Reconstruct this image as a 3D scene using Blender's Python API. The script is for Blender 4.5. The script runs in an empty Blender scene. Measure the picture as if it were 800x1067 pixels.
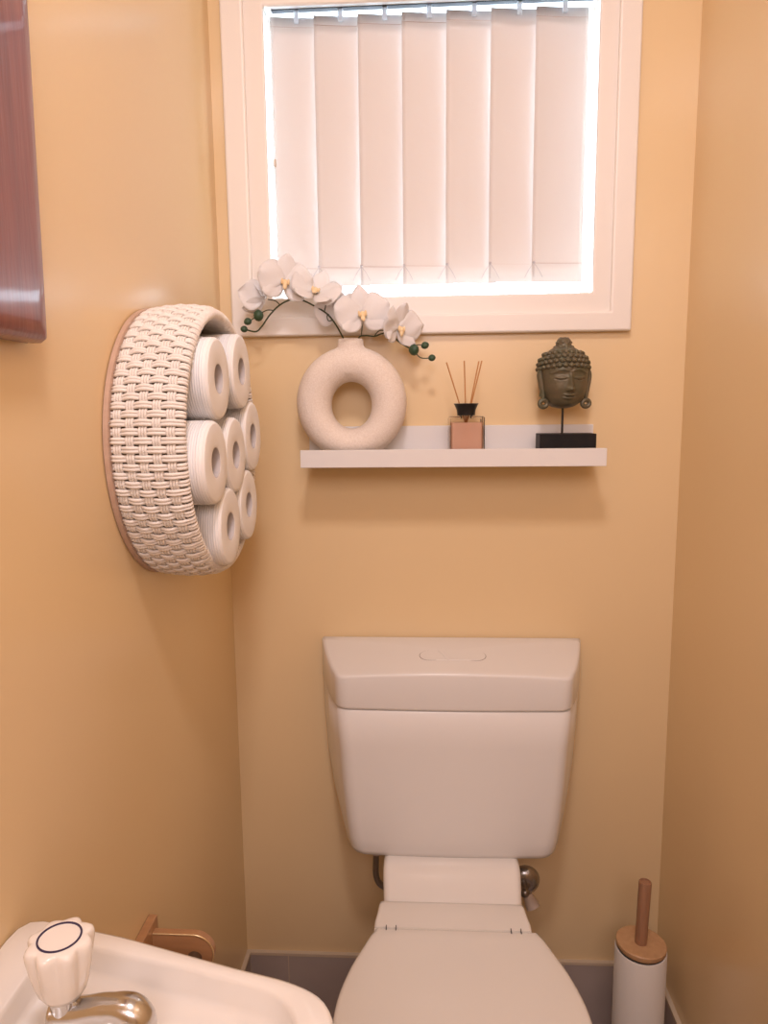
import bpy, bmesh, math, random
from mathutils import Vector, Matrix
random.seed(7)
PI = math.pi
scene = bpy.context.scene
COL = scene.collection

# ------------------------------------------------------------------ camera
F, PITCH, YAW, ROLL, DIST, EYE = 748.6, 0.1447, 0.0556, -0.0108, 1.4207, 1.30
cam_data = bpy.data.cameras.new('camera')
cam_data.sensor_fit = 'VERTICAL'
cam_data.sensor_height = 36.0
cam_data.lens = 36.0 * F / 1067.0
cam_data.clip_start = 0.02
cam = bpy.data.objects.new('camera', cam_data)
COL.objects.link(cam)
_f = Vector((-math.sin(YAW) * math.cos(PITCH), math.cos(YAW) * math.cos(PITCH), -math.sin(PITCH)))
_r = Vector((math.cos(YAW), math.sin(YAW), 0))
_u = _r.cross(_f)
rt = math.cos(ROLL) * _r + math.sin(ROLL) * _u
up = -math.sin(ROLL) * _r + math.cos(ROLL) * _u
M4 = Matrix((rt, up, -_f)).transposed().to_4x4()
M4.translation = Vector((0, -DIST, EYE))
cam.matrix_world = M4
scene.camera = cam

# ------------------------------------------------------------------ world, lights, exposure
world = bpy.data.worlds.new('world')
scene.world = world
world.use_nodes = True
bg = world.node_tree.nodes['Background']
bg.inputs['Color'].default_value = (0.74, 0.87, 1.0, 1)
bg.inputs['Strength'].default_value = 11.0

def area(name, loc, target, sx, sy, power, color):
    d = bpy.data.lights.new(name, 'AREA')
    d.shape = 'RECTANGLE'
    d.size, d.size_y = sx, sy
    d.energy = power
    d.color = color
    o = bpy.data.objects.new(name, d)
    COL.objects.link(o)
    o.location = loc
    o.rotation_euler = (Vector(target) - Vector(loc)).to_track_quat('-Z', 'Y').to_euler()
    return o
area('ceiling_lamp_light', (0.0, -1.30, 2.38), (0.0, -0.9, 0.0), 0.20, 0.20, 10.8, (1.0, 0.89, 0.93))
area('doorway_light', (0.05, -2.27, 1.95), (0.05, 0.0, 1.85), 0.75, 0.6, 7.1, (1.0, 0.915, 0.985)).data.spread = math.radians(125)
scene.view_settings.view_transform = 'Standard'
scene.view_settings.look = 'None'
scene.view_settings.gamma = 1.0
scene.view_settings.exposure = -0.09
scene.view_settings.use_curve_mapping = False

# ------------------------------------------------------------------ materials
def mat(name, color, rough=0.5, metallic=0.0, spec=0.5, noise=0.0, nscale=20.0, bump=0.0, bscale=200.0,
        trans=0.0, coat=0.0, color2=None, stretch=(1, 1, 1), ior=1.45, sheen=0.0):
    m = bpy.data.materials.new(name)
    m.use_nodes = True
    nt = m.node_tree
    b = nt.nodes['Principled BSDF']
    b.inputs['Base Color'].default_value = (*color, 1)
    b.inputs['Roughness'].default_value = rough
    b.inputs['Metallic'].default_value = metallic
    b.inputs['Specular IOR Level'].default_value = spec
    b.inputs['IOR'].default_value = ior
    b.inputs['Transmission Weight'].default_value = trans
    b.inputs['Coat Weight'].default_value = coat
    b.inputs['Coat Roughness'].default_value = 0.08
    tc = nt.nodes.new('ShaderNodeTexCoord')
    mp = nt.nodes.new('ShaderNodeMapping')
    mp.inputs['Scale'].default_value = stretch
    nt.links.new(tc.outputs['Object'], mp.inputs['Vector'])
    if color2 is not None:
        n = nt.nodes.new('ShaderNodeTexNoise')
        n.inputs['Scale'].default_value = nscale
        n.inputs['Detail'].default_value = 5
        r = nt.nodes.new('ShaderNodeValToRGB')
        r.color_ramp.elements[0].position = 0.5 - 0.5 * (1 - noise)
        r.color_ramp.elements[1].position = 0.5 + 0.5 * (1 - noise)
        r.color_ramp.elements[0].color = (*color, 1)
        r.color_ramp.elements[1].color = (*color2, 1)
        nt.links.new(mp.outputs[0], n.inputs['Vector'])
        nt.links.new(n.outputs[0], r.inputs[0])
        nt.links.new(r.outputs[0], b.inputs['Base Color'])
    if bump > 0:
        n2 = nt.nodes.new('ShaderNodeTexNoise')
        n2.inputs['Scale'].default_value = bscale
        n2.inputs['Detail'].default_value = 3
        bp = nt.nodes.new('ShaderNodeBump')
        bp.inputs['Strength'].default_value = bump
        bp.inputs['Distance'].default_value = 0.001
        nt.links.new(mp.outputs[0], n2.inputs['Vector'])
        nt.links.new(n2.outputs[0], bp.inputs['Height'])
        nt.links.new(bp.outputs[0], b.inputs['Normal'])
    return m

WALL = mat('wall_paint', (0.81, 0.605, 0.350), 0.25, spec=0.5, bump=0.05, bscale=120)
CEIL = mat('ceiling_paint', (0.82, 0.78, 0.70), 0.8)
TRIM = mat('trim_paint', (0.86, 0.80, 0.74), 0.35, bump=0.03, bscale=60)
CERAMIC = mat('ceramic', (0.82, 0.775, 0.73), 0.12, coat=0.7)
PLASTIC = mat('cistern_plastic', (0.80, 0.768, 0.742), 0.24, spec=0.5)
SEATP = mat('seat_plastic', (0.81, 0.76, 0.70), 0.18, coat=0.2)
SLOT = mat('dark_gap', (0.05, 0.04, 0.035), 0.8)
CHROME = mat('chrome', (0.60, 0.59, 0.58), 0.20, metallic=1.0)
DULLMETAL = mat('aged_metal', (0.28, 0.25, 0.22), 0.35, metallic=0.9)
LITEDGE = mat('lit_edge', (0.80, 0.62, 0.36), 0.3, metallic=0.7)  # bright tone standing for light caught on the holder arm's edge
TILE = mat('grey_tile', (0.38, 0.31, 0.285), 0.4, color2=(0.47, 0.385, 0.35), nscale=9, noise=0.4)
GROUT = mat('grout', (0.62, 0.50, 0.37), 0.7)
SHELFP = mat('shelf_white', (0.78, 0.745, 0.72), 0.4)
CORD = mat('paper_cord', (0.88, 0.82, 0.76), 0.65, color2=(0.81, 0.73, 0.66), nscale=30, noise=0.4, bump=0.6, bscale=700)
CORE = mat('weave_gap_shade', (0.46, 0.32, 0.21), 0.8)  # brown stands for the shade deep in the weave gaps
BACKWOOD = mat('pale_wood', (0.60, 0.42, 0.32), 0.5, color2=(0.48, 0.31, 0.22), nscale=12, noise=0.3, stretch=(1, 1, 6))
CHIPWOOD = mat('bamboo', (0.62, 0.38, 0.20), 0.45, color2=(0.50, 0.28, 0.14), nscale=40, noise=0.3, stretch=(3, 3, 0.4))
HANDLEWOOD = mat('handle_wood', (0.44, 0.23, 0.13), 0.45, color2=(0.28, 0.14, 0.08), nscale=50, noise=0.3, stretch=(4, 4, 0.3))
HOLDERWOOD = mat('varnished_wood', (0.50, 0.27, 0.13), 0.3, color2=(0.38, 0.19, 0.09), nscale=30, noise=0.3, stretch=(0.5, 3, 3), coat=0.4)
REDWOOD = mat('red_wood', (0.27, 0.075, 0.058), 0.28, color2=(0.15, 0.035, 0.03), nscale=22, noise=0.35,
              stretch=(4, 4, 0.35), coat=0.5, bump=0.3, bscale=60)
PAPER = mat('toilet_paper', (0.90, 0.87, 0.85), 0.9, spec=0.1, bump=0.3, bscale=500)
def ribs(m):
    nt = m.node_tree
    tc = nt.nodes.new('ShaderNodeTexCoord'); w = nt.nodes.new('ShaderNodeTexWave'); bp = nt.nodes.new('ShaderNodeBump')
    w.wave_type = 'BANDS'; w.bands_direction = 'X'; w.inputs['Scale'].default_value = 95
    bp.inputs['Strength'].default_value = 0.45; bp.inputs['Distance'].default_value = 0.0012
    nt.links.new(tc.outputs['Object'], w.inputs['Vector']); nt.links.new(w.outputs['Fac'], bp.inputs['Height'])
    nt.links.new(bp.outputs[0], nt.nodes['Principled BSDF'].inputs['Normal'])
ribs(PAPER)
STONE = mat('speckled_stoneware', (0.84, 0.74, 0.66), 0.75, spec=0.25, color2=(0.76, 0.65, 0.56), nscale=420, noise=0.75, bump=0.9, bscale=260)
BLACK = mat('black_plastic', (0.012, 0.011, 0.011), 0.35)
BLACKWOOD = mat('black_wood', (0.008, 0.007, 0.008), 0.5, spec=0.2, color2=(0.022, 0.018, 0.016), nscale=30, noise=0.3)
REED = mat('reed', (0.52, 0.23, 0.07), 0.6)
STEM = mat('stem_green', (0.045, 0.06, 0.025), 0.5)
BUD = mat('bud_green', (0.05, 0.10, 0.05), 0.4, color2=(0.025, 0.055, 0.03), nscale=90, noise=0.4)
LIP = mat('orchid_lip', (0.92, 0.76, 0.50), 0.5, color2=(0.88, 0.62, 0.32), nscale=180, noise=0.4)
STATUE = mat('aged_bronze', (0.165, 0.115, 0.068), 0.45, metallic=0.25, color2=(0.085, 0.095, 0.055), nscale=35, noise=0.35, bump=0.5, bscale=220)
RINGBLUE = mat('blue_ring', (0.03, 0.02, 0.07), 0.3)
KNOBW = mat('knob_white', (0.86, 0.80, 0.74), 0.22, coat=0.3)
FITTING = mat('fitting_white', (0.60, 0.48, 0.40), 0.5)
ALU = mat('rail_white', (0.75, 0.78, 0.80), 0.35)
BRUSHW = mat('canister_white', (0.78, 0.73, 0.68), 0.35)

def translucent(name, col, tcol, w, rough=0.7):
    m = bpy.data.materials.new(name)
    m.use_nodes = True
    nt = m.node_tree
    out = nt.nodes['Material Output']
    nt.nodes.remove(nt.nodes['Principled BSDF'])
    d = nt.nodes.new('ShaderNodeBsdfDiffuse'); d.inputs[0].default_value = (*col, 1)
    t = nt.nodes.new('ShaderNodeBsdfTranslucent'); t.inputs[0].default_value = (*tcol, 1)
    mx = nt.nodes.new('ShaderNodeMixShader'); mx.inputs[0].default_value = w
    nt.links.new(d.outputs[0], mx.inputs[1]); nt.links.new(t.outputs[0], mx.inputs[2])
    nt.links.new(mx.outputs[0], out.inputs[0])
    return m
SLAT = translucent('blind_fabric', (0.78, 0.735, 0.71), (0.86, 0.72, 0.66), 0.060)
PETAL = translucent('petal', (0.93, 0.90, 0.88), (0.92, 0.88, 0.88), 0.30)

def pane_mat():
    m = bpy.data.materials.new('window_glass')
    m.use_nodes = True
    nt = m.node_tree
    out = nt.nodes['Material Output']
    nt.nodes.remove(nt.nodes['Principled BSDF'])
    a = nt.nodes.new('ShaderNodeBsdfTransparent')
    g = nt.nodes.new('ShaderNodeBsdfGlossy'); g.inputs['Roughness'].default_value = 0.02
    mx = nt.nodes.new('ShaderNodeMixShader'); mx.inputs[0].default_value = 0.06
    nt.links.new(a.outputs[0], mx.inputs[1]); nt.links.new(g.outputs[0], mx.inputs[2])
    nt.links.new(mx.outputs[0], out.inputs[0])
    return m
PANE = pane_mat()

def bottle_glass(name, tint, wt):
    m = bpy.data.materials.new(name)
    m.use_nodes = True
    nt = m.node_tree
    out = nt.nodes['Material Output']
    nt.nodes.remove(nt.nodes['Principled BSDF'])
    a = nt.nodes.new('ShaderNodeBsdfTransparent'); a.inputs[0].default_value = (*tint, 1)
    g = nt.nodes.new('ShaderNodeBsdfGlossy'); g.inputs['Roughness'].default_value = 0.05
    fr = nt.nodes.new('ShaderNodeFresnel'); fr.inputs['IOR'].default_value = wt
    mx = nt.nodes.new('ShaderNodeMixShader')
    nt.links.new(fr.outputs[0], mx.inputs[0])
    nt.links.new(a.outputs[0], mx.inputs[1]); nt.links.new(g.outputs[0], mx.inputs[2])
    nt.links.new(mx.outputs[0], out.inputs[0])
    return m
GLASS = bottle_glass('clear_glass', (0.99, 0.975, 0.965), 1.25)
LIQUID = bottle_glass('pink_liquid', (0.97, 0.86, 0.79), 1.1)
def cloud(m, col, w):
    nt = m.node_tree; out = nt.nodes['Material Output']
    src = out.inputs[0].links[0].from_socket
    d = nt.nodes.new('ShaderNodeBsdfDiffuse'); d.inputs[0].default_value = (*col, 1)
    mx = nt.nodes.new('ShaderNodeMixShader'); mx.inputs[0].default_value = w
    nt.links.new(src, mx.inputs[1]); nt.links.new(d.outputs[0], mx.inputs[2]); nt.links.new(mx.outputs[0], out.inputs[0])
cloud(LIQUID, (0.97, 0.64, 0.48), 0.55)

# ------------------------------------------------------------------ mesh helpers
class MB:
    def __init__(s):
        s.v, s.f = [], []
    def add(s, vs, fs):
        b = len(s.v)
        s.v += [tuple(p) for p in vs]
        s.f += [tuple(b + i for i in f) for f in fs]
        return s
    def box(s, x0, x1, y0, y1, z0, z1):
        vs = [(x, y, z) for x in (x0, x1) for y in (y0, y1) for z in (z0, z1)]
        return s.add(vs, [(0, 1, 3, 2), (4, 6, 7, 5), (0, 4, 5, 1), (2, 3, 7, 6), (0, 2, 6, 4), (1, 5, 7, 3)])
    def loft(s, rings, cap0=True, cap1=True, closed=True, center0=None, center1=None):
        n = len(rings[0]); vs = [p for r in rings for p in r]; fs = []
        m = n if closed else n - 1
        for i in range(len(rings) - 1):
            for j in range(m):
                a = i * n + j; b = i * n + (j + 1) % n
                fs.append((a, b, b + n, a + n))
        if cap0: fs.append(tuple(range(n - 1, -1, -1)))
        if cap1: fs.append(tuple((len(rings) - 1) * n + j for j in range(n)))
        return s.add(vs, fs)
    def tube(s, pts, rad, seg=8, caps=True, closed=False):
        pts = [Vector(p) for p in pts]; n = len(pts)
        if not isinstance(rad, (list, tuple)): rad = [rad] * n
        rings = []; nrm = None
        for i in range(n):
            if closed: t = pts[(i + 1) % n] - pts[i - 1]
            else: t = pts[min(i + 1, n - 1)] - pts[max(i - 1, 0)]
            t.normalize()
            if nrm is None:
                a = Vector((0, 0, 1)) if abs(t.z) < 0.9 else Vector((1, 0, 0))
                nrm = (a - t * a.dot(t)).normalized()
            else:
                nrm = (nrm - t * nrm.dot(t)).normalized()
            bn = t.cross(nrm)
            rings.append([pts[i] + rad[i] * (math.cos(2 * PI * k / seg) * nrm + math.sin(2 * PI * k / seg) * bn) for k in range(seg)])
        if closed:
            base = len(s.v)
            self_n = seg
            s.loft(rings, False, False)
            for j in range(seg):
                a = base + (n - 1) * seg + j; b = base + (n - 1) * seg + (j + 1) % seg
                s.f.append((a, b, base + (j + 1) % seg, base + j))
        else:
            s.loft(rings, caps, caps)
        return s
    def lathe(s, prof, c=(0, 0, 0), axis='z', seg=40, caps=True):
        rings = []
        for r, h in prof:
            ring = []
            for k in range(seg):
                a = 2 * PI * k / seg
                if axis == 'z': p = (c[0] + r * math.cos(a), c[1] + r * math.sin(a), c[2] + h)
                elif axis == 'x': p = (c[0] + h, c[1] + r * math.cos(a), c[2] + r * math.sin(a))
                else: p = (c[0] + r * math.sin(a), c[1] + h, c[2] + r * math.cos(a))
                ring.append(p)
            rings.append(ring)
        return s.loft(rings, caps, caps)
    def sphere(s, c, r, seg=14, rings=9, sc=(1, 1, 1)):
        prof = [[(c[0] + r * sc[0] * math.sin(PI * (i + .02) / (rings + .04)) * math.cos(2 * PI * k / seg),
                  c[1] + r * sc[1] * math.sin(PI * (i + .02) / (rings + .04)) * math.sin(2 * PI * k / seg),
                  c[2] - r * sc[2] * math.cos(PI * (i + .02) / (rings + .04))) for k in range(seg)] for i in range(rings + 1)]
        return s.loft(prof)

def origin_of(o):
    v = Vector((0, 0, 0))
    while o is not None:
        v += o.location; o = o.parent
    return v

def build(name, mb, material, parent=None, smooth=True, bevel=0, bseg=3, sub=0, angle=40, origin=None):
    off = origin_of(parent) if parent is not None else Vector(origin or (0, 0, 0))
    me = bpy.data.meshes.new(name)
    me.from_pydata([tuple(Vector(p) - off) for p in mb.v], [], mb.f)
    bm = bmesh.new(); bm.from_mesh(me)
    bmesh.ops.recalc_face_normals(bm, faces=bm.faces)
    if smooth:
        for f in bm.faces: f.smooth = True
        for e in bm.edges:
            if len(e.link_faces) == 2 and e.calc_face_angle(0) > math.radians(angle): e.smooth = False
    bm.to_mesh(me); bm.free()
    me.materials.append(material)
    o = bpy.data.objects.new(name, me)
    COL.objects.link(o)
    if parent is not None: o.parent = parent
    elif origin: o.location = origin
    if bevel:
        b = o.modifiers.new('bevel', 'BEVEL'); b.width = bevel; b.segments = bseg; b.limit_method = 'ANGLE'
        b.harden_normals = False
    if sub:
        m = o.modifiers.new('sub', 'SUBSURF'); m.levels = sub; m.render_levels = sub
    return o

def thing(name, label, cat, loc, group=None):
    o = bpy.data.objects.new(name, None)
    COL.objects.link(o)
    o.empty_display_size = 0.05
    o.location = loc
    o['label'] = label; o['category'] = cat
    if group: o['group'] = group
    return o
def tag(o, label, cat, group=None):
    o['label'] = label; o['category'] = cat
    if group: o['group'] = group
    return o
def struct(o):
    o['kind'] = 'structure'; return o

def box(name, b, material, parent=None, bevel=0.0, **k):
    return build(name, MB().box(*b), material, parent, smooth=bevel > 0, bevel=bevel, **k)

def smooth_path(pts, n=6):
    P = [Vector(p) for p in pts]; out = []
    for i in range(len(P) - 1):
        p0, p1, p2, p3 = P[max(i - 1, 0)], P[i], P[i + 1], P[min(i + 2, len(P) - 1)]
        for k in range(n):
            t = k / n
            out.append(0.5 * ((2 * p1) + (-p0 + p2) * t + (2 * p0 - 5 * p1 + 4 * p2 - p3) * t * t + (-p0 + 3 * p1 - 3 * p2 + p3) * t ** 3))
    out.append(P[-1]); return out

def interp(tab, x):
    if x <= tab[0][0]: return tab[0][1]
    for (a, b), (c, d) in zip(tab, tab[1:]):
        if x <= c:
            t = (x - a) / (c - a); return b + (d - b) * t
    return tab[-1][1]
def sinterp(tab, x):   # catmull style
    n = len(tab)
    if x <= tab[0][0]: return tab[0][1]
    if x >= tab[-1][0]: return tab[-1][1]
    for i in range(n - 1):
        if x <= tab[i + 1][0]:
            x0, y0 = tab[i]; x1, y1 = tab[i + 1]
            m0 = (y1 - tab[i - 1][1]) / (x1 - tab[i - 1][0]) if i > 0 else (y1 - y0) / (x1 - x0)
            m1 = (tab[i + 2][1] - y0) / (tab[i + 2][0] - x0) if i + 2 < n else (y1 - y0) / (x1 - x0)
            h = x1 - x0; t = (x - x0) / h
            return (2*t**3 - 3*t**2 + 1)*y0 + (t**3 - 2*t**2 + t)*h*m0 + (-2*t**3 + 3*t**2)*y1 + (t**3 - t**2)*h*m1

# ------------------------------------------------------------------ room
XL, XR, YB, ZC = -0.3934, 0.4966, -2.30, 2.42
FL = -0.045         # floor level
T = 0.12
SK = 0.1118          # skirting tile top
# window hole in the back wall
HX0, HX1, HZ0, HZ1 = -0.318, 0.343, 1.485, 2.085
wb = MB()
wb.box(XL - T, HX0, 0, T, FL - 0.02, ZC); wb.box(HX1, XR + T, 0, T, FL - 0.02, ZC)
wb.box(HX0, HX1, 0, T, FL - 0.02, HZ0); wb.box(HX0, HX1, 0, T, HZ1, ZC)
struct(build('wall_back', wb, WALL, smooth=False))
struct(box('wall_left', (XL - T, XL, YB, 0, FL - 0.02, ZC), WALL))
struct(box('wall_right', (XR, XR + T, YB, 0, FL - 0.02, ZC), WALL))
struct(box('wall_front', (XL - T, XR + T, YB - T, YB, FL - 0.02, ZC), WALL))
struct(box('floor', (XL - T, XR + T, YB - T, T, FL - 0.08, FL), TILE))
struct(box('ceiling', (XL - T, XR + T, YB - T, T, ZC, ZC + 0.08), CEIL))

# tiled skirting with a grout cap line
def baseboard(name, pieces, caps):
    root = bpy.data.objects.new(name, None); COL.objects.link(root); struct(root)
    mb = MB()
    for p in pieces: mb.box(*p)
    build('tile_strip', mb, TILE, root, smooth=False)
    mb = MB()
    for p in caps: mb.box(*p)
    build('grout_line', mb, GROUT, root, smooth=False)
th = 0.008
def runs(a, b, start, step, gap=0.002):
    out = []; x = start
    cuts = [a]
    while x < b:
        if x > a: cuts.append(x)
        x += step
    cuts.append(b)
    for p, q in zip(cuts, cuts[1:]): out.append((p + gap / 2, q - gap / 2))
    return out
bt = [(x0, x1, -th, 0, FL, SK - 0.006) for x0, x1 in runs(XL + th, XR - th, XL + 0.093, 0.30)]
baseboard('baseboard_back', bt, [(XL, XR, -th + 0.0008, 0, FL, SK - 0.0065), (XL, XR, -th - 0.001, 0, SK - 0.0065, SK)])
lt = [(XL, XL + th, y0, y1, FL, SK - 0.006) for y0, y1 in runs(YB, -th, YB + 0.1, 0.30)]
baseboard('baseboard_left', lt, [(XL, XL + th - 0.0008, YB, -th, FL, SK - 0.0065), (XL, XL + th + 0.001, YB, -th, SK - 0.0065, SK)])
rtl = [(XR - th, XR, y0, y1, FL, SK - 0.006) for y0, y1 in runs(YB, -th, YB + 0.2, 0.30)]
baseboard('baseboard_right', rtl, [(XR - th + 0.0008, XR, YB, -th, FL, SK - 0.0065), (XR - th - 0.001, XR, YB, -th, SK - 0.0065, SK)])

# ------------------------------------------------------------------ window
win = bpy.data.objects.new('window_1', None); COL.objects.link(win); struct(win)
win.location = (0, 0, 1.4375)
AX0, AX1, AZ0, AZ1 = -0.3675, 0.3888, 1.4375, 2.135     # outer
IX0, IX1, IZ0, IZ1 = -0.3255, 0.3495, 1.4730, 2.092     # inner edge of the architrave
def ring_frame(prof_outer, prof_inner, name, material, bevel):
    # mitred rectangular ring from two rectangles (x0,x1,z0,z1) and y range
    (ox0, ox1, oz0, oz1), (ix0, ix1, iz0, iz1), (y0, y1) = prof_outer, prof_inner, name[1]
    mb = MB()
    O = [(ox0, oz0), (ox1, oz0), (ox1, oz1), (ox0, oz1)]; I = [(ix0, iz0), (ix1, iz0), (ix1, iz1), (ix0, iz1)]
    vs = []
    for k in range(4):
        vs += [(O[k][0], y1, O[k][1]), (O[k][0], y0, O[k][1]), (I[k][0], y0, I[k][1]), (I[k][0], y1, I[k][1])]
    fs = []
    for k in range(4):
        for j in range(4):
            p, q = 4 * k, 4 * ((k + 1) % 4)
            fs.append((p + j, p + (j + 1) % 4, q + (j + 1) % 4, q + j))
    mb.add(vs, fs)
    return build(name[0], mb, material, win, bevel=bevel, bseg=3)
ring_frame((AX0, AX1, AZ0, AZ1), (IX0, IX1, IZ0, IZ1), ('architrave', (-0.020, 0.001)), TRIM, 0.004)
ring_frame((IX0 - .006, IX1 + .006, IZ0 - .006, IZ1 + .006), (-0.290, 0.3172, 1.509, 2.0250), ('window_frame', (-0.0115, 0.0)), TRIM, 0.0035)
ring_frame((HX0, HX1, HZ0, HZ1), (-0.303, 0.330, 1.499, 2.070), ('jamb_lining', (0.0005, 0.105)), TRIM, 0.0)
ring_frame((-0.303, 0.330, 1.499, 2.070), (-0.288, 0.315, 1.514, 2.058), ('sash', (0.095, 0.118)), TRIM, 0.0)
build('glass_pane', MB().box(-0.289, 0.316, 0.104, 0.108, 1.513, 2.059), PANE, win, smooth=False)

# ------------------------------------------------------------------ vertical blind
blind = thing('vertical_blind', 'cream vertical slat blind filling the window with bright daylight behind', 'blind', (0.01, 0.055, 2.045))
rail = MB().box(-0.297, 0.324, 0.032, 0.086, 2.0445, 2.069)
build('headrail', rail, ALU, blind, smooth=False)
build('rail_slot', MB().box(-0.285, 0.318, 0.0435, 0.0560, 2.0432, 2.0450), mat('slot_dark', (0.012, 0.018, 0.028), 0.6), blind, smooth=False)
pitch = 0.0835; x_first = -0.289
SW = 0.1000
cr, sr = math.cos(math.radians(7.0)), math.sin(math.radians(7.0))
slat_centres = [x_first + SW / 2 * cr + i * pitch for i in range(7)]
SEAM = mat('seam', (0.62, 0.50, 0.45), 0.8)
HANG = translucent('clear_clip', (0.85, 0.9, 0.95), (0.9, 0.95, 1.0), 0.45)
for i, xc in enumerate(slat_centres):
    mb = MB()
    NU, NV = 12, 14
    z0, z1 = 1.5395 + (0.0005 * (i % 3)), 2.0350
    for off in (-0.0002, 0.0002):
        vs = []
        for a in range(NV + 1):
            z = z0 + (z1 - z0) * a / NV
            for b in range(NU + 1):
                u = (b / NU - 0.5) * SW
                bow = 0.0016 * math.cos(u / SW * PI) + off + 0.0012 * math.sin(2 * PI * a / NV + i)
                vs.append((xc + u * cr - bow * sr * 0, 0.056 + u * sr + bow, z))
        fs = [(r * (NU + 1) + c, r * (NU + 1) + c + 1, (r + 1) * (NU + 1) + c + 1, (r + 1) * (NU + 1) + c) for r in range(NV) for c in range(NU)]
        mb.add(vs, fs)
        if off > 0: pass
        mb_keep = mb
        break
    sl = build('slat', mb, SLAT, blind)
    so = sl.modifiers.new('solid', 'SOLIDIFY'); so.thickness = 0.0005
    for zz in (1.5755, 2.0180):
        p = []
        for q in range(13):
            u = (q / 12 - .5) * SW
            p.append((xc + u * cr, 0.0553 + u * sr + 0.0016 * math.cos(u / SW * PI), zz))
        build('hem_seam', MB().tube(p, 0.0005, 5), SEAM, sl)
    hx = -0.238 + i * 0.0838
    hg = MB().box(hx - 0.0045, hx + 0.0045, 0.046, 0.051, 2.0215, 2.0440)
    hg.box(hx - 0.0035, hx + 0.0035, 0.046, 0.060, 2.0400, 2.0440)
    build('hanger', hg, HANG, blind, bevel=0.001, bseg=2)
for i in range(6):
    xj = x_first + (i + 1) * pitch + 0.002
    mb = MB()
    y = 0.036
    mb.sphere((xj, y, 1.5745), 0.0028, 8, 6)
    for s in (-1, 0, 1):
        p = [(xj, y, 1.573), (xj + s * 0.009, y, 1.561), (xj + s * 0.017, y, 1.546)]
        mb.tube(smooth_path(p, 4), 0.00055, 5)
    build('weight_chain', mb, mat('chain_grey', (0.55, 0.5, 0.52), 0.5), blind)
mb = MB()
for sx in (-0.2875, -0.2825):
    for k in range(110):
        mb.sphere((sx, 0.030, 2.035 - k * 0.0046), 0.0013, 6, 4)
    mb.tube([(sx, 0.030, 2.04), (sx, 0.030, 1.53)], 0.0004, 4)
build('control_chain', mb, mat('chain_bead', (0.75, 0.75, 0.75), 0.4), blind)
mb = MB().lathe([(0.0022, -0.007), (0.0028, -0.005), (0.0028, 0.005), (0.0022, 0.007)], (-0.2830, 0.0285, 1.766), seg=10)
build('chain_joiner', mb, mat('joiner', (0.6, 0.48, 0.38), 0.4), blind)

# ------------------------------------------------------------------ picture ledge
SX0, SX1 = -0.2240, 0.3260
shelf = thing('picture_ledge', 'long white picture ledge holding the ornaments below the window', 'shelf', (0.05, 0, 1.192))
DECK = 1.2045
box('shelf_board', (SX0, SX1, -0.120, -0.0006, 1.192, DECK), SHELFP, shelf, bevel=0.0008)
box('front_lip', (SX0, SX1, -0.1215, -0.1095, 1.192, 1.2238), SHELFP, shelf, bevel=0.0008)
box('back_rail', (SX0, SX1, -0.0125, -0.0006, 1.192, 1.2635), SHELFP, shelf, bevel=0.0008)

# ------------------------------------------------------------------ doughnut vase
VX, VY = -0.1340, -0.0640
vase_mb = MB()
rings = []
NT, NS = 72, 28
for i in range(NT):
    a = 2 * PI * i / NT
    ca, sa = math.cos(a), math.sin(a)
    ox, oz = 0.1035 * ca, 0.1045 * sa
    if sa < 0: oz = max(oz, -0.1040)
    ix, iz = 0.0375 * ca, 0.0430 * sa - 0.004
    oz += 0.0
    cx_, cz_ = (ox + ix) / 2, (oz + iz) / 2
    hx, hz = (ox - ix) / 2, (oz - iz) / 2
    ring = []
    for k in range(NS):
        b = 2 * PI * k / NS
        yy = 0.036 * math.sin(b)
        e = math.cos(b)
        ring.append((VX + cx_ + hx * e, VY + yy, 1.3085 + max(cz_ + hz * e, -0.1035)))
    rings.append(ring)
base = len(vase_mb.v)
vase_mb.loft(rings, False, False)
for j in range(NS):
    a = (NT - 1) * NS + j; b = (NT - 1) * NS + (j + 1) % NS
    vase_mb.f.append((a, b, (j + 1) % NS, j))
vase_mb.lathe([(0.052, 0.0), (0.046, 0.012), (0.0365, 0.022), (0.0285, 0.031), (0.0250, 0.040), (0.0240, 0.050), (0.0240, 0.0640),
               (0.0225, 0.0652), (0.0170, 0.0645), (0.0160, 0.058), (0.0160, 0.045), (0.002, 0.044)], (VX, VY, 1.3620), seg=32)
# squash the neck flare in y so it stays inside the ring's depth
for i in range(NT * NS, len(vase_mb.v)):
    x, y, z = vase_mb.v[i]
    k = min(1.0, max(0.0, (z - 1.362) / 0.035)); f = 0.62 + 0.38 * k
    vase_mb.v[i] = (x, VY + (y - VY) * f, z)
vase = build('doughnut_vase', vase_mb, STONE, origin=(VX, VY, DECK))
rm = vase.modifiers.new('remesh', 'REMESH'); rm.mode = 'VOXEL'; rm.voxel_size = 0.0024; rm.use_smooth_shade = True
sm_ = vase.modifiers.new('smooth', 'SMOOTH'); sm_.factor = 0.8; sm_.iterations = 10
tag(vase, 'cream speckled stoneware ring shaped vase on the white ledge holding orchids', 'vase')

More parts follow.
